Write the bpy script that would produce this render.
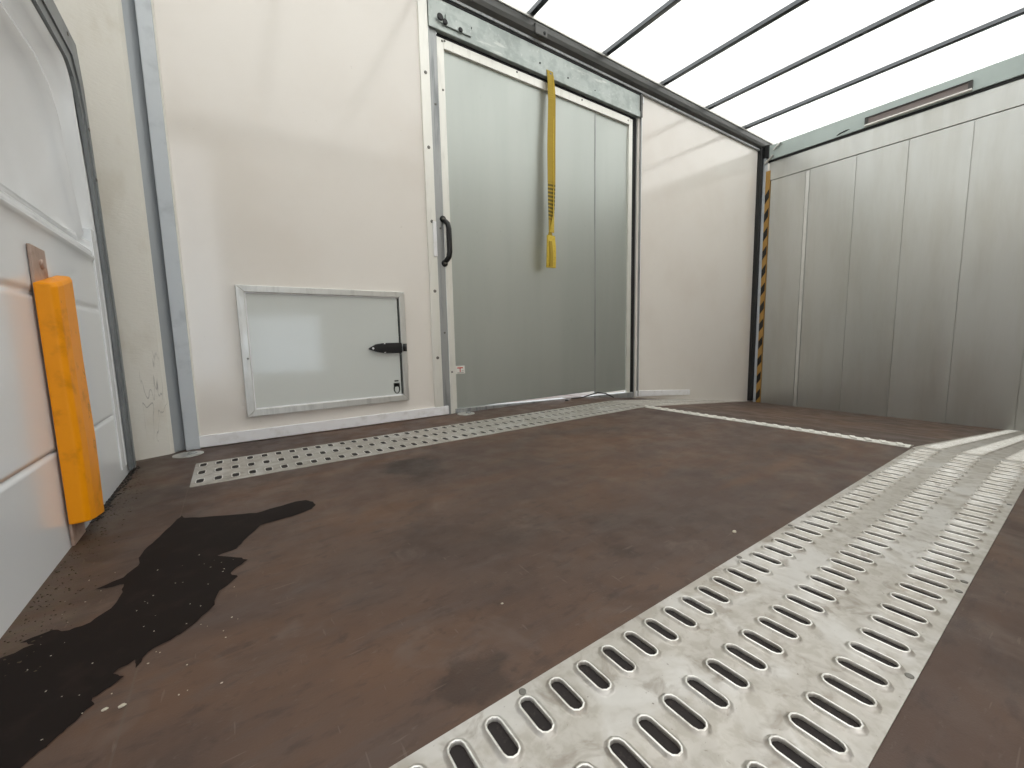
import bpy, bmesh, math, random
from mathutils import Matrix, Vector
R = math.radians
PI = math.pi
random.seed(7)
for o in list(bpy.data.objects): bpy.data.objects.remove(o)
scn = bpy.context.scene
col = scn.collection

# ---------------------------------------------------------------- camera
F_PX, YAW, PITCH, ROLL, CH = 410.155, 0.599317, 0.113443, -0.0223196, 0.39
cf = Vector((math.sin(YAW)*math.cos(PITCH), math.cos(YAW)*math.cos(PITCH), -math.sin(PITCH)))
cr = Vector((math.cos(YAW), -math.sin(YAW), 0)); cu = cr.cross(cf)
c_, s_ = math.cos(ROLL), math.sin(ROLL)
cr, cu = c_*cr + s_*cu, -s_*cr + c_*cu
cam_d = bpy.data.cameras.new('camera'); cam = bpy.data.objects.new('camera', cam_d); col.objects.link(cam)
cam_d.sensor_width = 36; cam_d.lens = F_PX/1024*36; cam_d.clip_start = 0.01
cam.matrix_world = Matrix(((cr.x, cu.x, -cf.x, 0), (cr.y, cu.y, -cf.y, 0), (cr.z, cu.z, -cf.z, CH), (0, 0, 0, 1)))
scn.camera = cam

def at(px, py, axis, val):
    """world point on the plane axis=val seen at a photo pixel"""
    d = cr*(px-512) + cu*(384-py) + cf*F_PX
    o = Vector((0, 0, CH)); return o + d*((val-o[axis])/d[axis])

# ---------------------------------------------------------------- sky light + exposure
w = bpy.data.worlds.new('world'); scn.world = w; w.use_nodes = True
bg = w.node_tree.nodes['Background']; bg.inputs[1].default_value = 1.7
# overcast sky: neutral overhead, slightly blue towards the horizon
tc = w.node_tree.nodes.new('ShaderNodeTexCoord'); sx = w.node_tree.nodes.new('ShaderNodeSeparateXYZ'); cr_ = w.node_tree.nodes.new('ShaderNodeValToRGB')
cr_.color_ramp.elements[0].color = (0.80, 0.90, 1.0, 1); cr_.color_ramp.elements[1].color = (1.0, 0.992, 0.98, 1); cr_.color_ramp.elements[1].position = .35
w.node_tree.links.new(tc.outputs['Generated'], sx.inputs[0]); w.node_tree.links.new(sx.outputs[2], cr_.inputs[0]); w.node_tree.links.new(cr_.outputs[0], bg.inputs[0])
scn.view_settings.view_transform = 'Standard'; scn.view_settings.look = 'None'
scn.view_settings.gamma = 1; scn.view_settings.use_curve_mapping = False
scn.view_settings.exposure = 0.49

# ---------------------------------------------------------------- key dimensions (metres)
YA = 1.918            # inner face of the long side wall
XS = 4.066            # inner face of the raised tail lift platform
ZS = -0.271           # floor level there
XB = 1.84             # where the floor starts to slope down
ZR = 2.10             # roof sheet
XL = -0.288           # pressed metal door panel on the left
YN = -0.20            # near side wall
def zf(x): return 0.0 if x < XB else (x-XB)/(XS-XB)*ZS

# ---------------------------------------------------------------- materials
def lin(c): return tuple(((v/255)/12.92 if v/255 <= .04045 else ((v/255+.055)/1.055)**2.4) for v in c)
class Mat:
    def __init__(s, name, rgb, rough=.5, metal=0., spec=.5):
        s.m = bpy.data.materials.new(name); s.m.use_nodes = True; s.t = s.m.node_tree
        s.b = s.t.nodes['Principled BSDF']; s.col = s.rgb(rgb); s.r = None
        s.b.inputs['Roughness'].default_value = rough; s.b.inputs['Metallic'].default_value = metal
        s.b.inputs['Specular IOR Level'].default_value = spec
        s.rough = rough
        s.t.links.new(s.col, s.b.inputs['Base Color']); s._c = None
    def n(s, typ, **kw):
        n = s.t.nodes.new(typ)
        for k, v in kw.items(): setattr(n, k, v)
        return n
    def rgb(s, rgb):
        n = s.n('ShaderNodeRGB'); n.outputs[0].default_value = (*lin(rgb), 1); return n.outputs[0]
    def coord(s, scale=(1, 1, 1), rot=(0, 0, 0), loc=(0, 0, 0)):
        g = s.n('ShaderNodeNewGeometry'); m = s.n('ShaderNodeMapping')
        m.inputs['Scale'].default_value = scale; m.inputs['Rotation'].default_value = rot; m.inputs['Location'].default_value = loc
        s.t.links.new(g.outputs['Position'], m.inputs[0]); return m.outputs[0]
    def noise(s, sc=5, det=4, rough=.6, scale=(1, 1, 1), dist=0., loc=(0, 0, 0)):
        n = s.n('ShaderNodeTexNoise'); n.inputs['Scale'].default_value = sc; n.inputs['Detail'].default_value = det
        n.inputs['Roughness'].default_value = rough; n.inputs['Distortion'].default_value = dist
        s.t.links.new(s.coord(scale, loc=loc), n.inputs['Vector']); return n.outputs['Fac']
    def ramp(s, f, lo, hi, a=0., b=1.):
        n = s.n('ShaderNodeMapRange'); n.interpolation_type = 'SMOOTHSTEP'
        n.inputs[1].default_value = lo; n.inputs[2].default_value = hi; n.inputs[3].default_value = a; n.inputs[4].default_value = b
        s.t.links.new(f, n.inputs[0]); return n.outputs[0]
    def math(s, op, a, b=None):
        n = s.n('ShaderNodeMath', operation=op)
        for i, v in enumerate((a, b)):
            if v is None: continue
            if isinstance(v, (int, float)): n.inputs[i].default_value = v
            else: s.t.links.new(v, n.inputs[i])
        return n.outputs[0]
    def mix(s, fac, rgb):
        """lay colour rgb over the present base colour where fac"""
        n = s.n('ShaderNodeMix', data_type='RGBA')
        if isinstance(fac, (int, float)): n.inputs[0].default_value = fac
        else: s.t.links.new(fac, n.inputs[0])
        s.t.links.new(s.col, n.inputs[6]); s.t.links.new(s.rgb(rgb), n.inputs[7])
        s.col = n.outputs[2]; s.t.links.new(s.col, s.b.inputs['Base Color']); return s
    def vary(s, sc, rgb, lo=.45, hi=.75, amt=1., **kw):
        return s.mix(s.ramp(s.noise(sc, **kw), lo, hi, 0, amt), rgb)
    def rvary(s, sc, a, b, **kw):
        s.t.links.new(s.ramp(s.noise(sc, **kw), .3, .7, a, b), s.b.inputs['Roughness']); return s
    def bump(s, h, strength=.3, dist=.002):
        n = s.n('ShaderNodeBump'); n.inputs['Strength'].default_value = strength; n.inputs['Distance'].default_value = dist
        s.t.links.new(h, n.inputs['Height']); s.t.links.new(n.outputs[0], s.b.inputs['Normal']); return s
    def spot(s, p, rad, stretch=(1, 1, 1)):
        """soft blob mask round a world point"""
        g = s.n('ShaderNodeNewGeometry'); v = s.n('ShaderNodeVectorMath', operation='SUBTRACT'); v.inputs[1].default_value = p
        s.t.links.new(g.outputs['Position'], v.inputs[0])
        v2 = s.n('ShaderNodeVectorMath', operation='MULTIPLY'); v2.inputs[1].default_value = stretch; s.t.links.new(v.outputs[0], v2.inputs[0])
        l = s.n('ShaderNodeVectorMath', operation='LENGTH'); s.t.links.new(v2.outputs[0], l.inputs[0])
        d = s.math('ADD', l.outputs['Value'], s.math('MULTIPLY', s.math('SUBTRACT', s.noise(.9/rad, 5), .5), rad*2.2))
        return s.ramp(d, rad*.55, rad, 1, 0)
    def sep(s):
        g = s.n('ShaderNodeNewGeometry'); x = s.n('ShaderNodeSeparateXYZ'); s.t.links.new(g.outputs['Position'], x.inputs[0]); return x.outputs

M = {}
def mk(key, *a, **k): M[key] = Mat(key, *a, **k); return M[key]

m = mk('white_fibreglass', (234, 229, 222), .13, 0, .75); m.vary(1.6, (226, 219, 210), .4, .7, .6); m.vary(30, (190, 182, 170), .7, .8, .35)
m.bump(m.noise(3, 2), .05, .01)
m = mk('rough_painted_panel', (224, 221, 212), .5); m.vary(9, (208, 202, 188), .5, .72, .6, scale=(1, 1, .5))
ms = m.spot((-.228, 1.87, .17), .16, (3.2, 3.2, .8)); lines = m.noise(9, 3, .5, scale=(2.5, 2.5, .35), dist=.5)
thin = m.math('MULTIPLY', m.ramp(m.math('ABSOLUTE', m.math('SUBTRACT', lines, .5)), .0, .008, 1, 0), ms); m.mix(m.math('MULTIPLY', thin, .5), (90, 86, 82))
m.bump(m.math('ADD', m.noise(60, 3, .6, scale=(1, 1, 3)), m.noise(12, 2)), .35, .003)
m = mk('painted_profile', (198, 204, 209), .4, .1); m.vary(12, (160, 166, 172), .5, .7, .4)
m = mk('grey_profile', (164, 169, 173), .4, .2)
m = mk('white_profile', (240, 240, 242), .35, 0); m.vary(20, (205, 203, 198), .5, .75, .5)
m = mk('white_sealant', (232, 230, 220), .5)
m = mk('aluminium', (212, 212, 208), .38, .75); m.vary(14, (178, 178, 174), .45, .7, .5, scale=(3, 3, .4)); m.rvary(20, .3, .5, scale=(4, 4, .5))
m = mk('bright_aluminium', (232, 231, 224), .4, .45); m.vary(18, (205, 203, 196), .5, .75, .5, scale=(2, 2, .4))
m = mk('dull_aluminium', (168, 170, 170), .45, .6); m.vary(10, (120, 124, 126), .45, .7, .7, scale=(4, 4, .35))
m = mk('galvanised_steel', (176, 183, 179), .42, .5); m.vary(16, (146, 154, 151), .42, .62, .6); m.vary(60, (215, 218, 214), .6, .7, .4); m.vary(9, (235, 236, 230), .62, .7, .4, scale=(.4, 1, 2.5))
m = mk('door_sheet', (182, 187, 182), .36, .65); m.vary(2.2, (173, 179, 174), .4, .7, .5, scale=(2.5, 2.5, .3)); m.vary(25, (150, 156, 154), .68, .8, .5)
m = mk('seal_rubber', (70, 72, 72), .5); m = mk('black_gap', (14, 14, 15), .7); m = mk('black_plastic', (16, 16, 18), .35); m = mk('black_rubber', (26, 27, 27), .55)
m = mk('dark_rail', (92, 92, 90), .38, .35); m.vary(8, (74, 74, 72), .45, .7, .7, scale=(.4, 3, 3))
m = mk('bow_steel', (96, 99, 102), .24, .95)
m = mk('beam_paint', (172, 184, 180), .4, .15); m.vary(6, (160, 170, 168), .4, .7, .5)
m = mk('lift_platform', (190, 191, 187), .34, .8); m.vary(2.4, (178, 177, 170), .4, .7, .6, scale=(1, 3, .5)); m.vary(60, (208, 206, 198), .5, .8, .2, scale=(1, 4, .12))
m.rvary(6, .28, .38, scale=(1, 5, .2))
m = mk('tread_plate', (188, 184, 177), .42, .65); m.vary(55, (166, 160, 150), .42, .62, .6, dist=.4); m.vary(9, (204, 202, 198), .48, .64, .8, dist=.6)
m.vary(22, (140, 131, 120), .54, .7, .6, dist=.8); m.vary(170, (104, 95, 86), .67, .75, .7); m.vary(4, (158, 149, 136), .55, .75, .45); m.rvary(30, .36, .54)
m.bump(m.noise(160, 4), .25, .0006)
m = mk('worn_bright_rim', (240, 239, 234), .28, .7); m.vary(60, (190, 186, 178), .45, .7, .8)
m = mk('slot_hole_dark', (36, 30, 29), .8); m.vary(160, (66, 58, 54), .55, .75, .8)
m = mk('van_paint', (236, 239, 242), .2, 0, .6); m.b.inputs['Coat Weight'].default_value = .25; m.b.inputs['Coat Roughness'].default_value = .12
m = mk('door_seal_metal', (128, 132, 134), .4, .1); m.vary(12, (98, 101, 103), .45, .7, .6, scale=(1, 1, .3))
m = mk('yellow_polyurethane', (250, 158, 0), .45, 0, .3); m.vary(18, (205, 128, 4), .5, .7, .6)
a_ = m.spot((-.25, 1.225, .24), .07, (1, 1.6, .6)); ln = m.ramp(m.math('ABSOLUTE', m.math('SUBTRACT', m.noise(14, 4, .6, dist=1.5), .5)), 0, .02, 1, 0)
m.mix(m.math('MULTIPLY', m.math('MULTIPLY', a_, ln), .55), (80, 55, 15)); m.vary(45, (120, 75, 10), .7, .76, .8)
m = mk('worn_steel_bar', (182, 158, 144), .5, .2); m.vary(25, (142, 112, 94), .45, .7, .8)
m = mk('webbing', (172, 146, 48), .75)
zz = m.sep()[2]; wv = m.n('ShaderNodeTexNoise'); band = m.math('MULTIPLY', m.ramp(zz, 1.04, 1.07), m.ramp(zz, 1.27, 1.24)); dash = m.ramp(m.math('FRACT', m.math('MULTIPLY', zz, 48)), .35, .5)
m.mix(m.math('MULTIPLY', m.math('MULTIPLY', band, dash), .8), (72, 66, 20)); m.bump(m.noise(400, 1, scale=(1, 1, 2)), .3, .0005)
m = mk('webbing_grip', (214, 186, 70), .7); m.vary(60, (184, 150, 36), .5, .7, .6)
m = mk('hazard_yellow', (176, 136, 70), .5); m = mk('hazard_black', (22, 20, 16), .5)
m = mk('label_white', (225, 222, 215), .5); m = mk('label_red', (190, 80, 70), .5); m = mk('sticker_dark', (62, 66, 64), .5); m = mk('label_grey', (150, 148, 142), .5)
m = mk('screw_steel', (120, 118, 112), .4, .7)
m = mk('hatch_sheet', (208, 212, 208), .12, 0, .7); m.b.inputs['Coat Weight'].default_value = .3
m = mk('lamp_cover', (120, 108, 104), .3); m = mk('lamp_housing', (60, 58, 54), .4); m = mk('white_lip', (232, 232, 226), .3)
m = mk('wet_floor', (25, 18, 15), .7, 0, .15); m.vary(20, (38, 29, 25), .5, .7, .6)
m = mk('dirt', (70, 60, 44), .9); m.vary(90, (130, 118, 90), .6, .7, .8); m = mk('pale_crumb', (190, 182, 165), .8); m = mk('dark_sealant', (30, 26, 24), .6)
m = mk('outside_ground', (120, 118, 112), .9)

# floor: brown phenolic plywood
m = mk('brown_plywood', (80, 64, 56), .52, 0, .35)
m.vary(2.2, (98, 73, 56), .38, .68, .9, scale=(.6, 1.4, 1)); m.vary(4.5, (64, 51, 45), .48, .7, .7, dist=.8)
m.vary(14, (84, 72, 66), .5, .72, .6, scale=(.35, 1.6, 1), dist=.5); m.vary(40, (64, 51, 46), .52, .7, .6, scale=(.5, 1.3, 1)); m.vary(110, (104, 92, 82), .6, .76, .45, scale=(.5, 1.2, 1)); m.vary(7, (100, 85, 76), .56, .72, .6, dist=1.2); m.vary(3, (104, 76, 56), .56, .72, .6, scale=(.4, 2, 1)); m.vary(26, (52, 42, 38), .6, .75, .6)
for p, rad, stx, k in (((.445, 1.19, 0), .11, (1, .8, 1), .7), ((.20, .39, 0), .06, (1, 1.3, 1), .5), ((.56, .47, 0), .03, (1, 1, 1), .35), ((-.2, 1.3, 0), .2, (1.3, .7, 1), .35)):
    m.mix(m.math('MULTIPLY', m.spot(p, rad, stx), k), (40, 31, 27))
s0 = m.sep(); ed = m.ramp(s0[0], -.28, -.16, 1, 0); m.mix(m.math('MULTIPLY', m.math('MULTIPLY', ed, m.ramp(m.noise(60, 4), .42, .62)), .5), (84, 74, 54))
seam = m.ramp(m.math('ABSOLUTE', m.math('ADD', s0[0], .1245)), .0006, .0016, 1, 0); m.mix(m.math('MULTIPLY', seam, .5), (92, 80, 70))
for sc_, ro in (((.25, 3, 1), 0), ((2.6, .3, 1), 0)):
    f_ = m.ramp(m.noise(60, 2, .5, scale=sc_), .70, .74); m.mix(m.math('MULTIPLY', f_, .3), (120, 106, 96))
m.rvary(10, .42, .62); m.bump(m.noise(420, 2), .3, .0008)

# translucent roof sheet: part of the daylight goes straight through, part is scattered
mr = bpy.data.materials.new('translucent_roof_sheet'); mr.use_nodes = True; t = mr.node_tree; t.nodes.clear()
out = t.nodes.new('ShaderNodeOutputMaterial'); tr = t.nodes.new('ShaderNodeBsdfTransparent'); tl = t.nodes.new('ShaderNodeBsdfTranslucent')
df = t.nodes.new('ShaderNodeBsdfDiffuse'); m1 = t.nodes.new('ShaderNodeMixShader'); m2 = t.nodes.new('ShaderNodeMixShader')
g = t.nodes.new('ShaderNodeNewGeometry'); nz = t.nodes.new('ShaderNodeTexNoise'); nz.inputs['Scale'].default_value = 3; nz.inputs['Detail'].default_value = 6
rp = t.nodes.new('ShaderNodeMapRange'); rp.inputs[1].default_value = .35; rp.inputs[2].default_value = .7; rp.inputs[3].default_value = .26; rp.inputs[4].default_value = .36
t.links.new(g.outputs['Position'], nz.inputs['Vector']); t.links.new(nz.outputs['Fac'], rp.inputs[0])
tr.inputs[0].default_value = (.98, .985, .975, 1); tl.inputs[0].default_value = (.9, .9, .88, 1); df.inputs[0].default_value = (.8, .8, .78, 1)
m1.inputs[0].default_value = .4; t.links.new(tl.outputs[0], m1.inputs[1]); t.links.new(df.outputs[0], m1.inputs[2])
t.links.new(rp.outputs[0], m2.inputs[0]); t.links.new(tr.outputs[0], m2.inputs[1]); t.links.new(m1.outputs[0], m2.inputs[2]); t.links.new(m2.outputs[0], out.inputs[0])

# ---------------------------------------------------------------- builders
def mat_of(k): return k if isinstance(k, bpy.types.Material) else M[k].m
def link(name, bm, mat, parent=None, smooth=False, bevel=0, recalc=True):
    if recalc: bmesh.ops.recalc_face_normals(bm, faces=bm.faces)
    me = bpy.data.meshes.new(name); bm.to_mesh(me); bm.free()
    for k in (mat if isinstance(mat, (list, tuple)) else [mat]): me.materials.append(mat_of(k))
    if smooth: me.shade_smooth()
    o = bpy.data.objects.new(name, me); col.objects.link(o)
    if bevel:
        b = o.modifiers.new('bevel', 'BEVEL'); b.width = bevel; b.segments = 2; b.limit_method = 'ANGLE'
    if parent is not None:
        o.parent = parent; q = parent; mw = Matrix.Identity(4)
        while q is not None: mw = Matrix.Translation(q.location) @ mw; q = q.parent if not q.data else None
        o.matrix_parent_inverse = Matrix.Identity(4) if parent.data else Matrix.Translation(-parent.location)
    return o
def tag(o, label=None, cat=None, group=None, kind=None):
    if label: o['label'] = label
    if cat: o['category'] = cat
    if group: o['group'] = group
    if kind: o['kind'] = kind
    return o
def empty(name, loc, label, cat, group=None, kind=None):
    o = bpy.data.objects.new(name, None); col.objects.link(o); o.location = loc; o.empty_display_size = .05
    return tag(o, label, cat, group, kind)
def box(bm, a, b, mi=0):
    xs, ys, zs = zip(a, b); v = [bm.verts.new((xs[i], ys[j], zs[k])) for i in (0, 1) for j in (0, 1) for k in (0, 1)]
    for f in ((0, 1, 3, 2), (4, 6, 7, 5), (0, 4, 5, 1), (2, 3, 7, 6), (0, 2, 6, 4), (1, 5, 7, 3)):
        bm.faces.new([v[i] for i in f]).material_index = mi
    return bm
def B(*pairs):
    bm = bmesh.new()
    for a, b in pairs: box(bm, a, b)
    return bm
def prism(bm, pts, d, mi=0):
    """pts: closed polygon of 3D points, extruded by vector d"""
    d = Vector(d); a = [bm.verts.new(p) for p in pts]; b = [bm.verts.new(Vector(p)+d) for p in pts]; n = len(pts)
    bm.faces.new(a).material_index = mi; bm.faces.new(b[::-1]).material_index = mi
    for i in range(n): bm.faces.new((a[i], b[i], b[(i+1) % n], a[(i+1) % n])).material_index = mi
    return bm
def disc(bm, c, r, h, axis=2, n=14, dome=.4):
    c = Vector(c); ax = Vector([1 if i == axis else 0 for i in range(3)])*(1 if h >= 0 else -1); h = abs(h)
    u = Vector((0, 0, 1)) if axis != 2 else Vector((1, 0, 0)); v = ax.cross(u)
    rings = []
    for rr, hh in ((r, 0), (r, h*.6), (r*.75, h), ):
        rings.append([bm.verts.new(c + ax*hh + (u*math.cos(2*PI*k/n)+v*math.sin(2*PI*k/n))*rr) for k in range(n)])
    for A, Bq in zip(rings, rings[1:]):
        for k in range(n): bm.faces.new((A[k], A[(k+1) % n], Bq[(k+1) % n], Bq[k]))
    bm.faces.new(rings[-1]); bm.faces.new(rings[0][::-1]); return bm
def tube(bm, pts, r, n=10):
    pts = [Vector(p) for p in pts]; rings = []; N = len(pts)
    for i, p in enumerate(pts):
        d = (pts[min(i+1, N-1)]-pts[max(i-1, 0)]).normalized(); u = d.cross(Vector((.3, .9, .2))).normalized(); v = d.cross(u)
        rr = r[i] if isinstance(r, (list, tuple)) else r
        rings.append([bm.verts.new(p+(u*math.cos(2*PI*k/n)+v*math.sin(2*PI*k/n))*rr) for k in range(n)])
    for A, C in zip(rings, rings[1:]):
        for k in range(n): bm.faces.new((A[k], A[(k+1) % n], C[(k+1) % n], C[k]))
    bm.faces.new(rings[0][::-1]); bm.faces.new(rings[-1]); return bm
def screw(parent, p, r=.006, axis=1, h=-.003, name='screw', mat='screw_steel'):
    return link(name, disc(bmesh.new(), p, r, h, axis), mat, parent)
def ramp_box(bm, x0, x1, y0, y1, t0, t1, mi=0):
    """slab following the floor line between x0 and x1 (both on one slope), t = heights above it"""
    v = [(x0, y0, zf(x0)+t0), (x1, y0, zf(x1)+t0), (x1, y0, zf(x1)+t1), (x0, y0, zf(x0)+t1)]
    return prism(bm, v, (0, y1-y0, 0), mi)

# ================================================================= SETTING
bm = bmesh.new()
prism(bm, [(-.45, YN, 0), (XB, YN, 0), (4.7, YN, zf(4.7)), (4.7, YN, -.42), (-.45, YN, -.08)], (0, YA+.25-YN, 0))
tag(link('floor', bm, 'brown_plywood'), kind='structure')
tag(link('ground', B(((-12, -14, -.95), (14, 14, -.9))), 'outside_ground'), kind='structure')
# long wall with the doorway (fibreglass faces left and right of it)
tag(link('wall_back', B(((-.13, YA, 0), (.878, YA+.04, 2.14)), ((2.38, YA, -.35), (4.5, YA+.04, 2.14)), ((.878, YA+.012, 1.9), (2.38, YA+.04, 2.14))), 'white_fibreglass'), kind='structure')
# bulkhead on the left: rough painted strip angled into the corner
bm = bmesh.new()
prism(bm, [(-.50, 1.775, 0), (-.205, 1.884, 0), (-.196, 1.892, 0), (-.19, 1.905, 0), (-.19, 1.96, 0), (-.50, 1.96, 0)], (0, 0, 2.14))
tag(link('wall_left', bm, 'rough_painted_panel', smooth=False), kind='structure')
tag(link('wall_left', B(((-.50, YN-.04, 0), (-.45, 1.775, 2.14))), 'white_fibreglass'), kind='structure')
# near side wall: a narrow open doorway by the left corner and its own hatch standing open (its daylight shows mirrored in the white hatch)
tag(link('wall_front', B(((-.5, YN-.04, 0), (-.44, YN, 2.14)), ((.0, YN-.04, 0), (.14, YN, 2.14)), ((-.44, YN-.04, 1.9), (.0, YN, 2.14)), ((.68, YN-.04, -.35), (4.7, YN, 2.14)), ((.14, YN-.04, .62), (.68, YN, 2.14)), ((.14, YN-.04, 0), (.68, YN, .13))), 'white_fibreglass'), kind='structure')
tag(link('wall_right', B(((4.62, YN, -.4), (4.66, YA+.04, 2.14))), 'white_fibreglass'), kind='structure')
tag(link('ceiling', B(((-.5, YN-.04, ZR+.005), (4.66, YA+.06, ZR+.008))), mr), kind='structure')

# left corner post
bm = bmesh.new(); prism(bm, [(-.196, 1.893, 0), (-.163, 1.925, 0), (-.163, 1.96, 0), (-.196, 1.96, 0)], (0, 0, 2.1))
tr1 = tag(link('trim_1', bm, 'grey_profile', bevel=.003), kind='structure')
tr2 = tag(link('trim_2', B(((-.163, 1.903, 0), (-.121, 1.93, 2.1))), 'painted_profile', bevel=.002), kind='structure')
link('sealant_bead', B(((-.121, 1.910, .05), (-.116, 1.925, 2.1))), 'white_sealant', tr2)
# white kick rails at the wall foot
tag(link('baseboard_left', B(((-.150, 1.906, .004), (.905, 1.925, .047))), 'white_profile', bevel=.0015), kind='structure')
bm = bmesh.new(); prism(bm, [(2.385, 1.908, -.055), (3.05, 1.908, -.105), (3.05, 1.908, -.064), (2.385, 1.908, -.012)], (0, .02, 0))
tag(link('baseboard_right', bm, 'white_profile', bevel=.0015), kind='structure')

# ================================================================= DOORWAY
# trim strip with screws on the hinge side
t3 = tag(link('trim_3', B(((.832, 1.908, .047), (.878, 1.925, 1.97))), 'bright_aluminium', bevel=.0015), kind='structure')
for px, py in ((424.5, 72), (427.5, 147), (429.5, 221), (432, 291), (434, 358)):
    p = at(px, py, 1, 1.908); screw(t3, (.856, 1.908, p.z), .0075)
link('catch_plate', B(((.858, 1.900, .79), (.876, 1.909, .955))), 'white_profile', t3, bevel=.002)
t4 = tag(link('trim_4', B(((.8785, 1.915, 0), (.921, 1.93, 1.83)), ((.8785, 1.909, 0), (.883, 1.915, 1.83))), 'dull_aluminium'), kind='structure')
for z in (.42, .93, 1.5): screw(t4, (.903, 1.915, z), .005)
t5 = tag(link('trim_5', B(((2.374, 1.925, -.055), (2.396, 1.95, 1.827)), ((2.396, 1.905, -.05), (2.404, 1.93, 1.83))), 'dull_aluminium'), kind='structure')
for z in (.25, .74, 1.2, 1.6): screw(t5, (2.385, 1.925, z), .005)
t6 = tag(link('trim_6', B(((2.404, 1.908, -.03), (2.412, 1.925, 1.99)), ((2.412, 1.912, 1.93), (2.43, 1.92, 1.97))), 'white_profile'), kind='structure')
tag(link('trim_7', B(((2.337, 1.930, -.05), (2.374, 1.955, 1.822))), 'black_gap'), kind='structure')
# door sill
bm = bmesh.new(); prism(bm, [(.95, 1.912, .0), (2.36, 1.912, -.058), (2.36, 1.912, -.02), (.95, 1.912, .024)], (0, .05, 0))
tag(link('trim_8', bm, 'dull_aluminium', bevel=.002), kind='structure')

# sliding door
door = empty('sliding_door', (1.63, 1.93, 0.02), 'grey sheet metal sliding door in a white riveted frame in the long wall', 'door')
link('door_panel', B(((.955, 1.936, .02), (1.992, 1.95, 1.79)), ((1.995, 1.938, .0), (2.305, 1.95, 1.79))), 'door_sheet', door)
link('panel_joint', B(((1.990, 1.934, .0), (1.998, 1.94, 1.77))), 'dull_aluminium', door)
bm = B(((.926, 1.922, .0), (.962, 1.94, 1.811))); link('frame_stile', bm, 'bright_aluminium', door, bevel=.0015)
link('frame_stile', B(((2.300, 1.926, -.03), (2.336, 1.944, 1.811))), 'bright_aluminium', door, bevel=.0015)
link('frame_rail', B(((.962, 1.922, 1.768), (2.300, 1.94, 1.811))), 'bright_aluminium', door, bevel=.0015)
for px, py in ((443, 90), (442, 41), (444.5, 41), (517, 72), (582, 100), (452, 372)):
    p = at(px, py, 1, 1.922); p.x = min(max(p.x, .935), 2.32); screw(door, p, .005)
screw(door, (2.285, 1.922, 1.79), .005)
# pull handle
hd = link('handle', tube(bmesh.new(), [(.922, 1.918, .968), (.924, 1.900, .962), (.930, 1.889, .95), (.934, 1.886, .925), (.934, 1.886, .87), (.934, 1.886, .815), (.930, 1.889, .79), (.924, 1.900, .777), (.922, 1.918, .770)], [.011, .012, .013, .0135, .0135, .0135, .013, .012, .011], 12), 'black_plastic', door, smooth=True)
for z in (.975, .763):
    bm = disc(bmesh.new(), (.918, 1.920, z), .0165, -.014, 1); link('handle_lug', bm, 'black_plastic', hd)
    link('lug_screw', disc(bmesh.new(), (.918, 1.906, z), .006, -.003, 1), 'screw_steel', hd)
# label
lb = link('label', B(((.963, 1.933, .205), (1.02, 1.936, .247))), 'label_white', door)
link('label_print', B(((.975, 1.9322, .233), (1.008, 1.9332, .239)), ((.989, 1.9322, .214), (.994, 1.9332, .233))), 'label_red', lb)
link('label_print', B(((.975, 1.9322, .209), (1.012, 1.9332, .212)), ((.999, 1.9322, .218), (1.012, 1.9332, .221))), 'label_grey', lb)

# header with the sliding track
hdr = empty('door_header', (1.64, 1.91, 1.83), 'galvanised steel header channel above the sliding door under the roof rail', 'beam')
link('header_face', B(((.885, 1.908, 1.865), (2.396, 1.93, 1.966)), ((.885, 1.902, 1.828), (2.396, 1.93, 1.866))), 'galvanised_steel', hdr, bevel=.002)
link('header_end', B(((.880, 1.901, 1.828), (.892, 1.93, 1.968))), 'galvanised_steel', hdr)
link('header_end', B(((2.385, 1.898, 1.83), (2.402, 1.93, 1.968))), 'dark_rail', hdr)
link('shadow_gap', B(((.93, 1.926, 1.816), (2.37, 1.95, 1.8275))), 'black_gap', hdr)
link('track_groove', B(((.89, 1.906, 1.9665), (2.396, 1.93, 1.979))), 'black_gap', hdr)
bk = link('roller_bracket', B(((.965, 1.894, 1.853), (1.10, 1.909, 1.905))), 'galvanised_steel', hdr, bevel=.002)
for px, py, r in ((440, 17, .016), (445, 22, .013), (460.5, 30, .011)):
    p = at(px, py, 1, 1.893); screw(bk, p, r, 1, -.006, 'bolt', 'black_rubber')
for px, py in ((471, 28), (468, 36), (540, 63), (568, 78), (595, 91), (578, 87), (628, 112)):
    p = at(px, py, 1, 1.907); screw(hdr, p, .005, mat='black_rubber')

# yellow pull strap on the header
st = empty('pull_strap', (1.585, 1.885, .80), 'yellow webbing pull strap hanging from the header in front of the grey door', 'strap')
def ribbon(name, ks, mat, thick=.003, parent=st):
    """ks: (x, y, z, half width, twist deg)"""
    P = []
    for a, b in zip(ks, ks[1:]):
        n = 8
        for i in range(n):
            t_ = i/n; P.append([a[j]+(b[j]-a[j])*t_ for j in range(5)])
    P.append(list(ks[-1])); bm = bmesh.new(); rows = []
    for x, y, z, hw, tw in P:
        c, s = math.cos(R(tw)), math.sin(R(tw)); wv_ = Vector((c, s, 0))*hw; nv = Vector((-s, c, 0))*thick/2; o = Vector((x, y, z))
        rows.append([bm.verts.new(o+wv_+nv), bm.verts.new(o-wv_+nv), bm.verts.new(o-wv_-nv), bm.verts.new(o+wv_-nv)])
    for A, C in zip(rows, rows[1:]):
        for k in range(4): bm.faces.new((A[k], A[(k+1) % 4], C[(k+1) % 4], C[k]))
    bm.faces.new(rows[0]); bm.faces.new(rows[-1][::-1])
    return link(name, bm, mat, parent)
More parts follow.
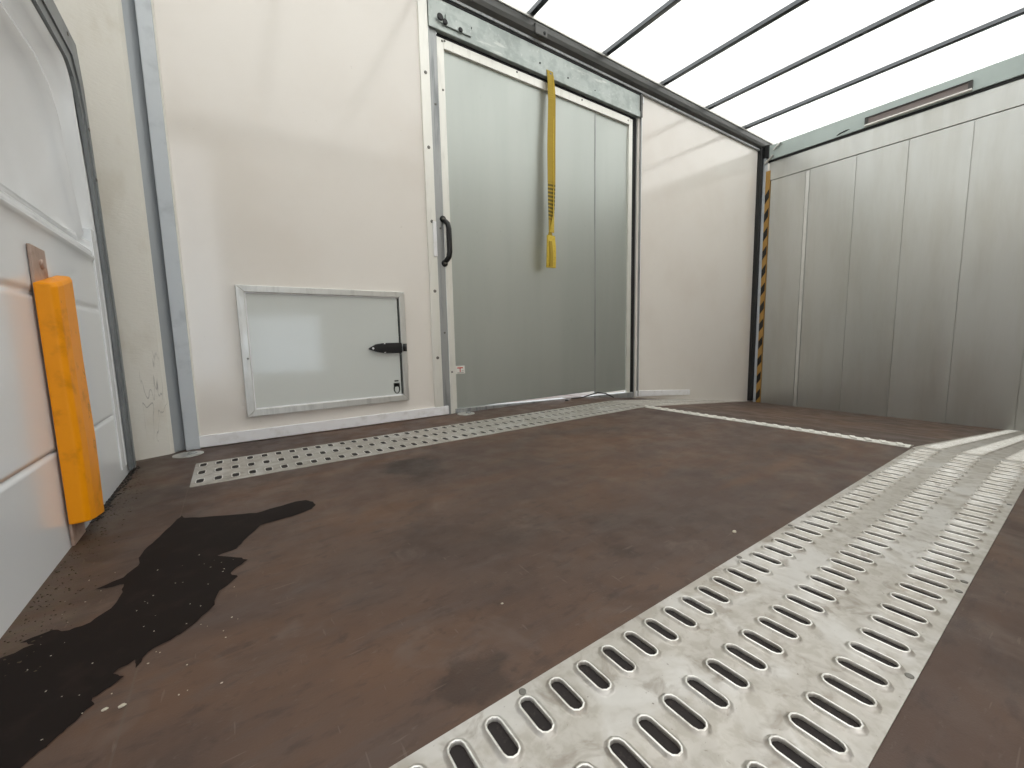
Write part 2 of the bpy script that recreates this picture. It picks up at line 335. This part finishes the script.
ribbon('strap_web', [(1.600, 1.900, 1.862, .022, 0), (1.603, 1.893, 1.80, .022, -8), (1.600, 1.884, 1.70, .021, -35), (1.589, 1.880, 1.45, .024, -20), (1.588, 1.880, 1.25, .025, -8), (1.586, 1.882, 1.10, .028, 14), (1.580, 1.885, .985, .024, 30), (1.576, 1.885, .93, .026, 5)], 'webbing')
ribbon('strap_web', [(1.622, 1.896, 1.83, .012, 60), (1.618, 1.888, 1.72, .012, 60), (1.605, 1.884, 1.5, .012, 70), (1.604, 1.884, 1.25, .012, 60), (1.603, 1.882, 1.08, .016, 40), (1.585, 1.880, .985, .02, 10)], 'webbing_grip')
gp = ribbon('hand_loop', [(1.575, 1.876, .965, .028, 4), (1.574, 1.872, .90, .031, 0), (1.573, 1.872, .84, .032, 0), (1.573, 1.876, .785, .031, -4)], 'webbing_grip', .010)
ribbon('loop_fold', [(1.562, 1.864, .93, .010, 12), (1.566, 1.862, .86, .012, 8), (1.566, 1.866, .792, .012, 4)], 'webbing', .006, gp)
screw(st, (1.605, 1.900, 1.845), .009, 1, -.004, 'rivet')

# ================================================================= ROOF FRAME
# side rail along the wall: light lip, dark hollow section, thin bright bead
rl = tag(link('trim_9', B(((-.2, 1.900, 1.979), (4.3, 1.93, 1.993))), 'dull_aluminium', bevel=.002), kind='structure')
bm = bmesh.new(); prism(bm, [(-.2, 1.900, 1.9935), (-.2, 1.880, 2.006), (-.2, 1.872, 2.024), (-.2, 1.890, 2.036), (-.2, 1.886, 2.074), (-.2, 1.93, 2.098), (-.2, 1.93, 1.9935)], (4.4, 0, 0))
link('rail_section', bm, 'dark_rail', rl)
link('bead', B(((-.2, 1.880, 2.070), (4.3, 1.887, 2.077))), 'bright_aluminium', rl)
rl2 = tag(link('trim_10', B(((-.2, YN, 2.0), (4.3, YN+.04, 2.098))), 'dark_rail', bevel=.004), kind='structure')
bow0 = None
names = ['grey tubular roof bow off the near corner, hidden beyond the frame', 'grey roof bow crossing above the access hatch',
         'grey tubular roof bow above the sliding door, cut by the top edge', 'grey roof bow meeting the rail at the far end of the door header',
         'grey roof bow third from the raised tail lift platform', 'grey roof bow second from the raised tail lift platform', 'grey roof bow nearest the raised tail lift platform']
for i in range(7):
    x = .33 + .5725*i if i < 2 else (1.464, 2.036, 2.598, 3.156, 3.712)[i-2]
    if bow0 is None:
        bm = bmesh.new(); r_ = .0145
        prof = [(-r_, 0), (-r_, -.022), (-r_*.75, -.026), (r_*.75, -.026), (r_, -.022), (r_, 0)]
        prism(bm, [(a, YN+.03, b) for a, b in prof], (0, 1.905-YN-.03, 0))
        o = bow0 = link('roof_bow', bm, 'bow_steel')
    else: o = bow0.copy(); col.objects.link(o)
    o.location = (x, 0, ZR+.004); tag(o, names[i], 'roof bow', 'bows under the translucent roof')
# clamp bracket where the first visible bow meets the rail
p = at(534, 26, 1, 1.868)
bb = tag(link('rail_bracket', B(((1.478, 1.850, 2.03), (1.560, 1.868, 2.085))), 'dark_rail', bevel=.004), 'dark clamp bracket on the roof rail above the sliding door', 'bracket')
screw(bb, (1.54, 1.850, 2.05), .008, 1, -.004, 'bolt', 'black_rubber')
bb.location = (0, .018, -.035)

# ================================================================= FAR END
lift = empty('tail_lift_platform', (XS+.02, .86, ZS), 'tail lift platform standing closed at the far end, brushed aluminium with vertical seams', 'tail lift')
bm = bmesh.new(); ys = [YN+.02, -.002, .308, .614, .923, 1.218, 1.524, 1.555, 1.826]
for a, b in zip(ys, ys[1:]):
    box(bm, (XS, a+.0018, ZS-.02), (XS+.03, b-.0018, 1.712))
box(bm, (XS+.006, YN+.02, ZS-.02), (XS+.028, 1.826, 1.712))
link('plank_panel', bm, 'lift_platform', lift, bevel=.0012)
link('seam_rib', B(((XS-.006, 1.527, ZS), (XS+.004, 1.552, 1.70))), 'aluminium', lift, bevel=.002)
link('top_section', B(((XS-.004, YN+.02, 1.716), (XS+.03, 1.84, 1.90))), 'lift_platform', lift, bevel=.0015)
bm = bmesh.new(); box(bm, (XS-.010, 1.828, ZS), (XS+.02, 1.864, 1.80), 0); z = ZS+.01; k = 0
while z < 1.66:
    prism(bm, [(XS-.0125, 1.829, z+.05), (XS-.0125, 1.863, z), (XS-.0125, 1.863, z+.075), (XS-.0125, 1.829, z+.125)], (.003, 0, 0), 1); z += .162
link('hazard_strip', bm, ['hazard_yellow', 'hazard_black'], lift)
link('edge_profile', B(((XS-.016, 1.864, ZS), (XS+.02, 1.886, 1.93))), 'painted_profile', lift, bevel=.002)
tag(link('trim_11', B(((XS-.06, 1.886, ZS+.015), (XS+.03, 1.95, 2.01))), 'black_rubber', bevel=.004), kind='structure')
hb = empty('rear_header_beam', (XS, .86, 1.90), 'pale green-grey header beam above the tail lift platform', 'beam')
link('beam_face', B(((XS-.02, YN+.02, 1.885), (XS+.05, 1.84, 2.006))), 'beam_paint', hb, bevel=.003)
link('beam_shadow_gap', B(((XS-.012, YN+.02, 1.868), (XS+.04, 1.85, 1.886))), 'black_gap', hb)
link('beam_slot', tube(bmesh.new(), [(XS-.021, 1.35, 1.896), (XS-.022, 1.33, 1.905), (XS-.022, 1.29, 1.912), (XS-.021, 1.27, 1.912)], [.002, .005, .005, .002], 8), 'black_gap', hb)
for pr in ([(1.80, 1.955), (1.745, 2.0)], [(1.87, 1.86), (1.80, 1.915)]):
    (ya, za), (yb, zb) = pr
    link('corner_brace', tube(bmesh.new(), [(XS-.035, ya, za), (XS-.032, yb, zb)], .008, 8), 'aluminium', hb)
link('corner_cap', B(((XS-.024, 1.842, 1.915), (XS+.03, 1.885, 2.02))), 'black_rubber', hb, bevel=.004)
lp = empty('slim_lamp', (XS-.03, .91, 1.92), 'long slim unlit lamp with a white lip set in the rear header beam', 'lamp')
link('housing', B(((XS-.036, .636, 1.945), (XS-.019, 1.176, 1.951)), ((XS-.036, .636, 1.90), (XS-.019, .655, 1.951)), ((XS-.036, 1.157, 1.90), (XS-.019, 1.176, 1.951))), 'lamp_housing', lp)
link('cover', B(((XS-.027, .655, 1.905), (XS-.019, 1.157, 1.945))), 'lamp_cover', lp)
link('lip', B(((XS-.040, .636, 1.890), (XS-.019, 1.176, 1.901))), 'white_lip', lp, bevel=.002)

# ================================================================= ACCESS HATCH
ht = empty('access_hatch', (.365, 1.90, .10), 'small white access hatch with an aluminium frame low in the wall left of the door', 'hatch')
x0, x1, z0, z1 = .036, .696, .10, .612
bm = bmesh.new()
for a, b, c, d in (((x0, z0), (x0+.028, z0+.028), (x0+.028, z1-.026), (x0, z1)), ((x1, z0), (x1, z1), (x1-.026, z1-.026), (x1-.026, z0+.028)),
                   ((x0, z0), (x1, z0), (x1-.026, z0+.028), (x0+.028, z0+.028)), ((x0, z1), (x0+.028, z1-.026), (x1-.026, z1-.026), (x1, z1))):
    prism(bm, [(q[0], 1.898, q[1]) for q in (a, b, c, d)], (0, .024, 0))
link('hatch_frame', bm, 'aluminium', ht, bevel=.002)
i0, i1, j0, j1 = x0+.028, x1-.026, z0+.028, z1-.026
link('inner_lip', B(((i0, 1.906, j0), (i0+.004, 1.92, j1)), ((i0+.004, 1.906, j0), (i1, 1.92, j0+.004)), ((i0+.004, 1.906, j1-.004), (i1, 1.92, j1))), 'white_profile', ht)
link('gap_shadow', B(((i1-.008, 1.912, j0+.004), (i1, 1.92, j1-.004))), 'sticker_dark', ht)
link('hatch_panel', B(((i0+.004, 1.909, j0+.004), (i1-.008, 1.92, j1-.004))), 'hatch_sheet', ht)
bm = bmesh.new(); prism(bm, [(.524, 1.892, .358), (.55, 1.892, .372), (.59, 1.892, .377), (.668, 1.892, .377), (.672, 1.892, .370), (.672, 1.892, .334), (.668, 1.892, .328), (.59, 1.892, .330), (.55, 1.892, .338), (.524, 1.892, .348), (.518, 1.892, .353)], (0, .017, 0))
lt = link('latch', bm, 'black_plastic', ht, bevel=.003)
link('latch_rivet', disc(bmesh.new(), (.536, 1.892, .354), .005, -.002, 1), 'white_profile', lt)
link('latch_knuckle', tube(bmesh.new(), [(.683, 1.888, .336), (.683, 1.888, .371)], .009, 12), 'black_plastic', lt, smooth=True)
for z in (.372, .331): link('latch_slot', B(((.586, 1.8905, z), (.592, 1.893, z+.004))), 'white_profile', lt)
# padlock shaped sticker
bm = bmesh.new(); y_ = 1.9078; SZ = .160; n = 22; ringo, ringi = [], []
for k in range(n):
    a = 2*PI*k/n; ringo.append(bm.verts.new((.6405+.0165*math.cos(a), y_, SZ+.024*math.sin(a)))); ringi.append(bm.verts.new((.6405+.0095*math.cos(a), y_, SZ-.003+.017*math.sin(a))))
for k in range(n): bm.faces.new((ringo[k], ringo[(k+1) % n], ringi[(k+1) % n], ringi[k]))
box(bm, (.626, y_, .169), (.655, y_+.001, .187)); box(bm, (.631, y_, .194), (.650, y_+.001, .200))
link('padlock_sticker', bm, 'sticker_dark', ht)
link('frame_rivet', disc(bmesh.new(), (x0+.02, 1.898, .33), .004, -.002, 1), 'screw_steel', ht)

# ================================================================= TREAD PLATES
NS = 5
def slot_plate(x0, x1, y0, y1, rows, px0, pitch, zbase=.0015, hlen=.0225, r=.0078, hs=1.0):
    """sheet with rows of raised slots; local coords follow the floor line"""
    bm = bmesh.new(); cyb = [y0] + [(a+b)/2 for a, b in zip(rows, rows[1:])] + [y1]
    cols_ = [px0+pitch*k for k in range(int((x1-px0)/pitch)+1) if x0+pitch*.45 < px0+pitch*k < x1-pitch*.45]
    def V(x, y, z): return bm.verts.new((x, y, zf(x)+z))
    def stad(cx, cy, off, z):
        rr = r+off; L_ = hlen-r; o = []
        for k in range(2*NS+2):
            h = k <= NS; kk = k if h else k-NS-1; a = (0 if h else PI)+PI*kk/NS
            o.append((cx+rr*math.cos(a), cy+(L_ if h else -L_)+rr*math.sin(a), z))
        return o
    rows_s = list(zip(rows, cyb, cyb[1:]))
    for cy, ya, yb in rows_s:
        for cx in cols_:
            xa, xb = cx-pitch/2, cx+pitch/2
            prof = [(.0066, 0), (.0050, .0006), (.0034, .0020), (.0020, .0036), (.0007, .0043), (-.0002, .0036), (-.0002, -.0008)]
            loops = [[V(*q) for q in stad(cx, cy, o_, zbase+z*hs)] for o_, z in prof]
            st0 = stad(cx, cy, .0066, 0); outer = []
            for x, y, z in st0:
                dx, dy = x-cx, y-cy; hx, hy1, hy0 = pitch/2, yb-cy, cy-ya
                s = min(hx/abs(dx) if abs(dx) > 1e-9 else 9e9, (hy1/dy if dy > 1e-9 else (hy0/-dy if dy < -1e-9 else 9e9)))
                outer.append([cx+dx*s, cy+dy*s])
            for ccx, ccy in ((xa, ya), (xb, ya), (xa, yb), (xb, yb)):
                j = min(range(len(outer)), key=lambda q: (outer[q][0]-ccx)**2+(outer[q][1]-ccy)**2); outer[j] = [ccx, ccy]
            loops.insert(0, [V(a, b, zbase) for a, b in outer]); N = len(outer)
            for li, (A, C) in enumerate(zip(loops, loops[1:])):
                for k in range(N):
                    f = bm.faces.new((A[k], A[(k+1) % N], C[(k+1) % N], C[k])); f.smooth = li > 0; f.material_index = 1 if li in (4, 5) else 0
    def strip(xa, xb):
        if xb-xa > 1e-4: bm.faces.new([V(xa, y0, zbase), V(xb, y0, zbase), V(xb, y1, zbase), V(xa, y1, zbase)])
    strip(x0, cols_[0]-pitch/2); strip(cols_[-1]+pitch/2, x1)
    for y in (y0, y1): bm.faces.new([V(x0, y, zbase), V(x1, y, zbase), V(x1, y, 0), V(x0, y, 0)])
    for x in (x0, x1): bm.faces.new([V(x, y0, zbase), V(x, y1, zbase), V(x, y1, 0), V(x, y0, 0)])
    return bm
def veer(bm, k):
    """the far wall plate runs at a slight angle and is trimmed where it meets the wall"""
    if k:
        bmesh.ops.transform(bm, matrix=Matrix.Translation((1.842, 1.398, 0)) @ Matrix(((1, 0, 0, 0), (k, 1, 0, 0), (0, 0, 1, 0), (0, 0, 0, 1))) @ Matrix.Translation((-1.842, -1.398, 0)), verts=bm.verts)
        bmesh.ops.bisect_plane(bm, geom=bm.verts[:]+bm.edges[:]+bm.faces[:], plane_co=(0, YA-.003, 0), plane_no=(0, 1, 0), clear_outer=True)
    return bm
def plate(name, *a, label, group, rivets=(), skew=0, **k):
    o = link(name, veer(slot_plate(*a, **k), skew), ['tread_plate', 'worn_bright_rim'], recalc=False); tag(o, label, 'tread plate', group)
    x0, x1, y0, y1 = a[:4]; bm = bmesh.new(); ramp_box(bm, x0+.004, x1-.004, y0+.004, y1-.004, .0001, .0006); link('slot_darkener', veer(bm, skew), 'slot_hole_dark', o)  # dark sheet added beneath the plate so the slot holes read as dark depth
    for x, y in rivets:
        link('rivet', disc(bmesh.new(), (x, y, zf(x)+.0015), .0042, .0012, 2), 'screw_steel', o)
    return o
PR = [.131, .218, .305]; G = 'slotted aluminium tread plates on the floor'
plate('tread_plate', -.10, .8715, .093, .343, PR, .1875-.0415*6, .0415, label='wide slotted tread plate in the foreground, cut by the bottom edge', group=G,
      rivets=[(.235, .337), (.70, .337), (.60, .099), (.86, .099), (.05, .337)])
plate('tread_plate', .8735, 1.838, .093, .343, PR, .1875+.0415*17, .0415, label='wide slotted tread plate between the foreground plate and the floor bend', group=G,
      rivets=[(.90, .337), (1.38, .337), (1.8, .337), (.90, .099), (1.38, .099)])
plate('tread_plate', 1.842, 4.05, .093, .343, PR, .1875+.0415*40, .0415, label='wide slotted tread plate running down the sloping floor to the lift platform', group=G)
WR = [1.443, 1.538, 1.632]
plate('tread_plate', -.120, 1.838, 1.398, 1.668, WR, -.1005, .0425, label='long tread plate with three rows of slots along the wall below the hatch', group=G, hs=.45, r=.0088)
plate('tread_plate', 1.842, 4.0, 1.398, 1.668, WR, -.101+.0425*46, .0425, label='far tread plate on the sloping floor, angled against the right wall panel', group=G, hs=.6, skew=.24)
# narrow strip over the floor bend between the two plate runs
bm = bmesh.new(); y = .36; ys_ = []
while y < 1.385: ys_.append(y); y += .0425
prism(bm, [(XB-.030, .35, .002), (XB, .35, .0055), (XB+.030, .35, -.0005), (XB+.030, .35, -.006), (XB-.03, .35, 0)], (0, 1.04, 0))
sp = tag(link('joint_strip', bm, 'bright_aluminium'), 'narrow ribbed aluminium strip crossing the floor between the two plate runs', 'floor strip')
bm = bmesh.new()
for y in ys_:
    prism(bm, [(XB-.024, y, .003), (XB-.004, y+.012, .0055), (XB-.004, y+.030, .0055), (XB-.024, y+.018, .003)], (0, 0, .004))
link('raised_rib', bm, 'bright_aluminium', sp, bevel=.0015)['kind'] = 'stuff'

# ================================================================= LEFT: PRESSED METAL DOOR WITH BUMPER
vd = empty('van_door', (XL-.02, 1.0, 0), 'white pressed sheet metal door with curved recess at the left edge', 'door')
YF = -.14
# contours of the upper pressing as (y, z) from the belt line up and round to the near side, with depth x
def fillet(yv, zt, r1, lean=0., n=10):
    """vertical side at y=yv rising from z=.69 then arc to horizontal top zt"""
    pts = [(yv+lean*(1-k/4.), .69+(zt-r1-.69)*k/4.) for k in range(5)]
    pts += [(yv-r1+r1*math.cos(PI/2*k/n), zt-r1+r1*math.sin(PI/2*k/n)) for k in range(1, n+1)]
    pts += [(yv-r1+(YF-(yv-r1))*k/8., zt) for k in range(1, 9)]
    return pts
CT = [  # yv, zt, radius, lean, depth
    (1.690, 1.208, .045, .035, -.001), (1.682, 1.200, .04, .035, .001), (1.632, 1.150, .05, .035, .001), (1.606, 1.124, .06, .045, -.002),
    (1.598, 1.117, .07, .048, .002), (1.588, 1.108, .08, .05, .003), (1.578, 1.096, .09, .05, -.004), (1.540, 1.060, .12, .06, -.016), (1.520, 1.038, .14, .065, -.017),
    (1.508, 1.026, .15, .068, -.004), (1.500, 1.018, .155, .068, -.003), (1.490, 1.006, .16, .068, -.010), (1.462, .975, .19, .04, -.017), (1.440, .955, .21, .03, -.021),
    (1.400, .900, .22, .01, -.024), (1.375, .872, .25, .01, -.027), (1.34, .85, .25, 0, -.030)]
bm = bmesh.new(); rows = []
for yv, zt, r1, lean, dx in CT: rows.append([bm.verts.new((XL+dx*2.0, y, z)) for y, z in fillet(yv, zt, min(r1, zt-.70), lean)])
for A, C in zip(rows, rows[1:]):
    for k in range(len(A)-1): bm.faces.new((A[k], A[k+1], C[k+1], C[k])).smooth = True
last = rows[-1]; cen = [bm.verts.new((XL-.060, YF, .69))]
for k in range(len(last)-1): bm.faces.new((last[k], last[k+1], cen[0])).smooth = True
# belt groove and lower skin, lofted straight along y
prof = [(.69, None), (.676, -.016), (.670, -.020), (.660, -.020), (.655, -.016), (.648, .000), (.640, .003), (.634, .003), (.631, .008), (.625, .009), (.621, .004), (.612, .0), (.59, 0), (.505, 0), (.4975, 0), (.495, -.0025), (.486, -.0025), (.4835, 0), (.475, 0), (.300, 0), (.205, 0), (.197, 0), (.1955, -.0045), (.1925, -.0045), (.191, 0), (.182, 0), (.05, 0), (.0, 0)]
ysk = [YF, .3, .7, 1.0, 1.3, 1.34, 1.36, 1.38, 1.45, 1.52, 1.555, 1.575, 1.60, 1.615]
top = []
import bisect
edge69 = sorted([(r[0].co.y, r[0].co.x) for r in rows] + [(YF, XL-.060)])
def x69(y):
    i = bisect.bisect_left(edge69, (y, -9)); i = min(max(i, 1), len(edge69)-1); a, b = edge69[i-1], edge69[i]
    return a[1]+(b[1]-a[1])*(min(max((y-a[0])/(b[0]-a[0]+1e-9), 0), 1))
ysk = sorted(set([round(v, 4) for v in ysk]+[round(e[0], 4) for e in edge69]))
grid = []
for z, dx in prof:
    rw = []
    for y in ysk:
        k = 1.0 if y < 1.57 else max(0, 1-(y-1.57)/.03)
        x = x69(y) if dx is None else XL + dx*k
        rw.append(bm.verts.new((x, y, z)))
    grid.append(rw)
for A, C in zip(grid, grid[1:]):
    for k in range(len(A)-1): bm.faces.new((A[k], A[k+1], C[k+1], C[k])).smooth = True
bmesh.ops.remove_doubles(bm, verts=bm.verts, dist=.0004)
skin = link('pressed_skin', bm, 'van_paint', vd)
# thickness behind the skin
link('door_core', B(((XL-.085, YF, .002), (XL-.075, 1.70, 1.20))), 'van_paint', vd)
bm = bmesh.new(); prism(bm, [(XL-.04, 1.60, .03), (XL+.003, 1.60, .03), (XL+.003, 1.64, .03), (XL-.002, 1.652, .03), (XL+.002, 1.664, .03), (XL+.002, 1.735, .015), (XL-.04, 1.735, .015)], (0, 0, .68))
link('edge_flange', bm, 'van_paint', vd, bevel=.002)
bm = bmesh.new()
es = [(1.735, .0), (1.745, .2), (1.742, .45), (1.728, .70), (1.718, .85), (1.703, 1.05), (1.69, 1.18), (1.672, 1.212), (1.60, 1.214), (YF, 1.214)]
tube(bm, [(XL-.004, y, z) for y, z in es], .008, 8)
link('seal_strip', bm, 'seal_rubber', vd, smooth=True)
bm = bmesh.new(); inner = [(1.672, .012), (1.672, .45), (1.664, .66), (1.658, .76), (1.650, .86), (1.638, .95), (1.622, 1.03), (1.590, 1.09), (1.55, 1.113), (1.4, 1.117), (YF, 1.117)]
outer_ = [(1.738, .012), (1.738, .45), (1.722, .66), (1.715, .78), (1.709, .88), (1.704, .94), (1.698, 1.02), (1.690, 1.11), (1.662, 1.206), (1.5, 1.208), (YF, 1.208)]
A = [bm.verts.new((XL+.0115, *p)) for p in inner]; C = [bm.verts.new((XL+.0115, *p)) for p in outer_]; A2 = [bm.verts.new((XL+.003, *p)) for p in inner]; C2 = [bm.verts.new((XL+.003, *p)) for p in outer_]
for k in range(10):
    for P_, Q_ in ((A, C), (C, C2), (A2, A)): bm.faces.new((P_[k], P_[k+1], Q_[k+1], Q_[k]))
    mid_a, mid_c = A[k].co.lerp(C[k].co, .3), A[k+1].co.lerp(C[k+1].co, .3); mid_b, mid_d = A[k].co.lerp(C[k].co, .5), A[k+1].co.lerp(C[k+1].co, .5)
    prism(bm, [mid_a, mid_c, mid_d, mid_b], (.004, 0, 0))
link('edge_band', bm, 'door_seal_metal', vd)
for y, z in ((1.672, .86), (1.66, .99), (1.56, 1.178)):
    screw(vd, (XL+.0155, y, z), .005, 0, .002)

bp = empty('door_bumper', (XL, 1.16, 0), 'yellow rubber bumper block on a worn steel bar on the white pressed door', 'bumper')
link('mounting_bar', B(((XL+.001, 1.122, .002), (XL+.006, 1.196, .578))), 'worn_steel_bar', bp, bevel=.001)
bm = bmesh.new()
sec = [(XL+.004, 1.112), (XL+.026, 1.114), (XL+.033, 1.121), (XL+.036, 1.145), (XL+.034, 1.215), (XL+.030, 1.235), (XL+.020, 1.243), (XL+.004, 1.245)]
rws = []
for z, sh, dz in ((.048, 0, -.022), (.056, 0, -.022), (.20, .002, 0), (.36, 0, 0), (.500, 0, .030), (.508, -.003, .030)):
    rws.append([bm.verts.new((x+(sh if x > XL+.02 else 0), y, z+dz*(y-1.112)/.133)) for x, y in sec])
for A, C in zip(rws, rws[1:]):
    for k in range(len(A)): bm.faces.new((A[k], A[(k+1) % len(A)], C[(k+1) % len(A)], C[k]))
bm.faces.new(rws[0][::-1]); bm.faces.new(rws[-1])
link('bumper_block', bm, 'yellow_polyurethane', bp, bevel=.003)
link('screw', disc(bmesh.new(), (XL+.006, 1.165, .548), .009, .004, 0), 'worn_steel_bar', bp)

# ================================================================= FLOOR DETAILS
for (x, y, lab) in ((-.152, 1.83, 'round steel lashing plate on the floor at the foot of the left corner post'), (.985, 1.87, 'round steel lashing plate on the floor at the foot of the door jamb')):
    o = tag(link('lashing_plate', disc(bmesh.new(), (x, y, 0), .045, .004, 2, 24), 'aluminium'), lab, 'floor fitting', 'round plates by the wall foot')
    link('lashing_stud', disc(bmesh.new(), (x+.012, y-.004, .004), .014, .006, 2, 12), 'dull_aluminium', o)
# wet patch
W = [(.138, 1.077), (.125, 1.10), (.105, 1.105), (.06, 1.095), (.02, 1.085), (-.02, 1.105), (-.07, 1.13), (-.115, 1.155), (-.122, 1.175), (-.13, 1.15), (-.15, 1.07), (-.163, 1.03), (-.17, .985), (-.166, .95), (-.18, .915),
     (-.211, .897), (-.196, .89), (-.175, .888), (-.172, .86), (-.178, .815), (-.195, .79), (-.215, .785), (-.235, .80), (-.262, .79), (-.245, .775), (-.27, .765), (-.284, .76), (-.284, .55), (-.235, .50), (-.20, .535),
     (-.189, .552), (-.18, .56), (-.174, .571), (-.165, .582), (-.154, .599), (-.158, .612), (-.145, .62), (-.135, .632), (-.147, .645), (-.129, .659), (-.126, .64), (-.118, .665), (-.10, .675), (-.087, .682), (-.07, .70), (-.05, .732), (-.045, .77), (-.02, .80),
     (-.03, .82), (-.022, .835), (-.004, .854), (-.02, .875), (-.05, .905), (-.02, .915), (-.01, .94), (.023, 1.005), (.06, 1.01), (.10, 1.018), (.128, 1.03), (.14, 1.055)]
bm = bmesh.new(); 
from mathutils.geometry import tessellate_polygon
W2 = []
for i_, (a_, b_) in enumerate(zip(W, W[1:]+W[:1])):
    for k in range(3):
        t_ = k/3; q = Vector((a_[0]+(b_[0]-a_[0])*t_, a_[1]+(b_[1]-a_[1])*t_, .0009))
        if k: q += Vector((random.uniform(-1, 1), random.uniform(-1, 1), 0))*.0022
        W2.append(q)
vs = [bm.verts.new(q) for q in W2]
for tri in tessellate_polygon([W2]): bm.faces.new([vs[i_] for i_ in tri])
for f in bm.faces: f.normal_update()
for f in bm.faces:
    if f.normal.z < 0: f.normal_flip()
tag(link('wet_patch', bm, 'wet_floor', recalc=False), 'dark wet patch with ragged edges spreading over the brown floor at lower left', 'puddle')
# dirt crumbs at the foot of the door
def crumbs(name, mat, n, fn, lab, cat, smin, smax):
    bm = bmesh.new()
    for _ in range(n):
        x, y = fn(); s = random.uniform(smin, smax); r = bmesh.ops.create_icosphere(bm, subdivisions=1, radius=s)
        mt = Matrix.Translation((x, y, s*.25+.0006)) @ Matrix.Rotation(random.random()*6, 4, 'Z') @ Matrix.Diagonal((random.uniform(.7, 1.8), 1, .5, 1))
        bmesh.ops.transform(bm, matrix=mt, verts=r['verts'])
    return tag(link(name, bm, mat), lab, cat, kind='stuff')
crumbs('dirt_crumbs', 'dirt', 420, lambda: (XL+.004+abs(random.gauss(0, .03)), random.uniform(.7, 1.7)), 'fine grit lying along the foot of the white pressed door', 'dirt', .0005, .0015)
crumbs('sealant_crumbs', 'dark_sealant', 260, lambda: (XL+.002+abs(random.gauss(0, .008)), random.uniform(1.25, 1.76)), 'crumbled black sealant at the far foot of the white pressed door', 'sealant', .0012, .0035)
crumbs('pale_flecks', 'pale_crumb', 60, lambda: (random.uniform(-.25, -.02), random.uniform(.55, .95)), 'pale flecks scattered over the wet patch', 'debris', .0005, .0011)
for i, (x, y, s, lab) in enumerate(((-.128, .578, .0026, 'pale crumb on the floor just below the wet patch, right one of two'), (-.143, .583, .0022, 'pale crumb on the floor just below the wet patch, left one of two'),
                                (.787, .390, .0036, 'small pale crumb beside the near edge of the wide tread plate'), (.30, .478, .0016, 'tiny pale crumb on the brown floor left of the wide tread plate'))):
    bm = bmesh.new(); bmesh.ops.create_icosphere(bm, subdivisions=2, radius=s)
    for v in bm.verts: v.co = Vector((v.co.x*1.4, v.co.y, v.co.z*.6))*random.uniform(.8, 1.15) + Vector((x, y, s*.5))
    tag(link('crumb', bm, 'pale_crumb'), lab, 'debris', 'loose crumbs on the floor')
# dark cable end by the doorway
tag(link('cable', tube(bmesh.new(), [(1.72, 1.87, .005), (1.80, 1.86, .004), (1.87, 1.865, .012), (1.96, 1.88, .018), (2.03, 1.875, .006), (2.08, 1.85, -.022)], .004, 8), 'black_rubber', smooth=True), 'thin dark cable lying on the floor at the door sill', 'cable')
tag(link('dirt_clump', disc(bmesh.new(), (1.66, 1.845, 0), .012, .006, 2, 7), 'dark_sealant'), 'small dark clump of dirt on the floor near the cable', 'dirt')
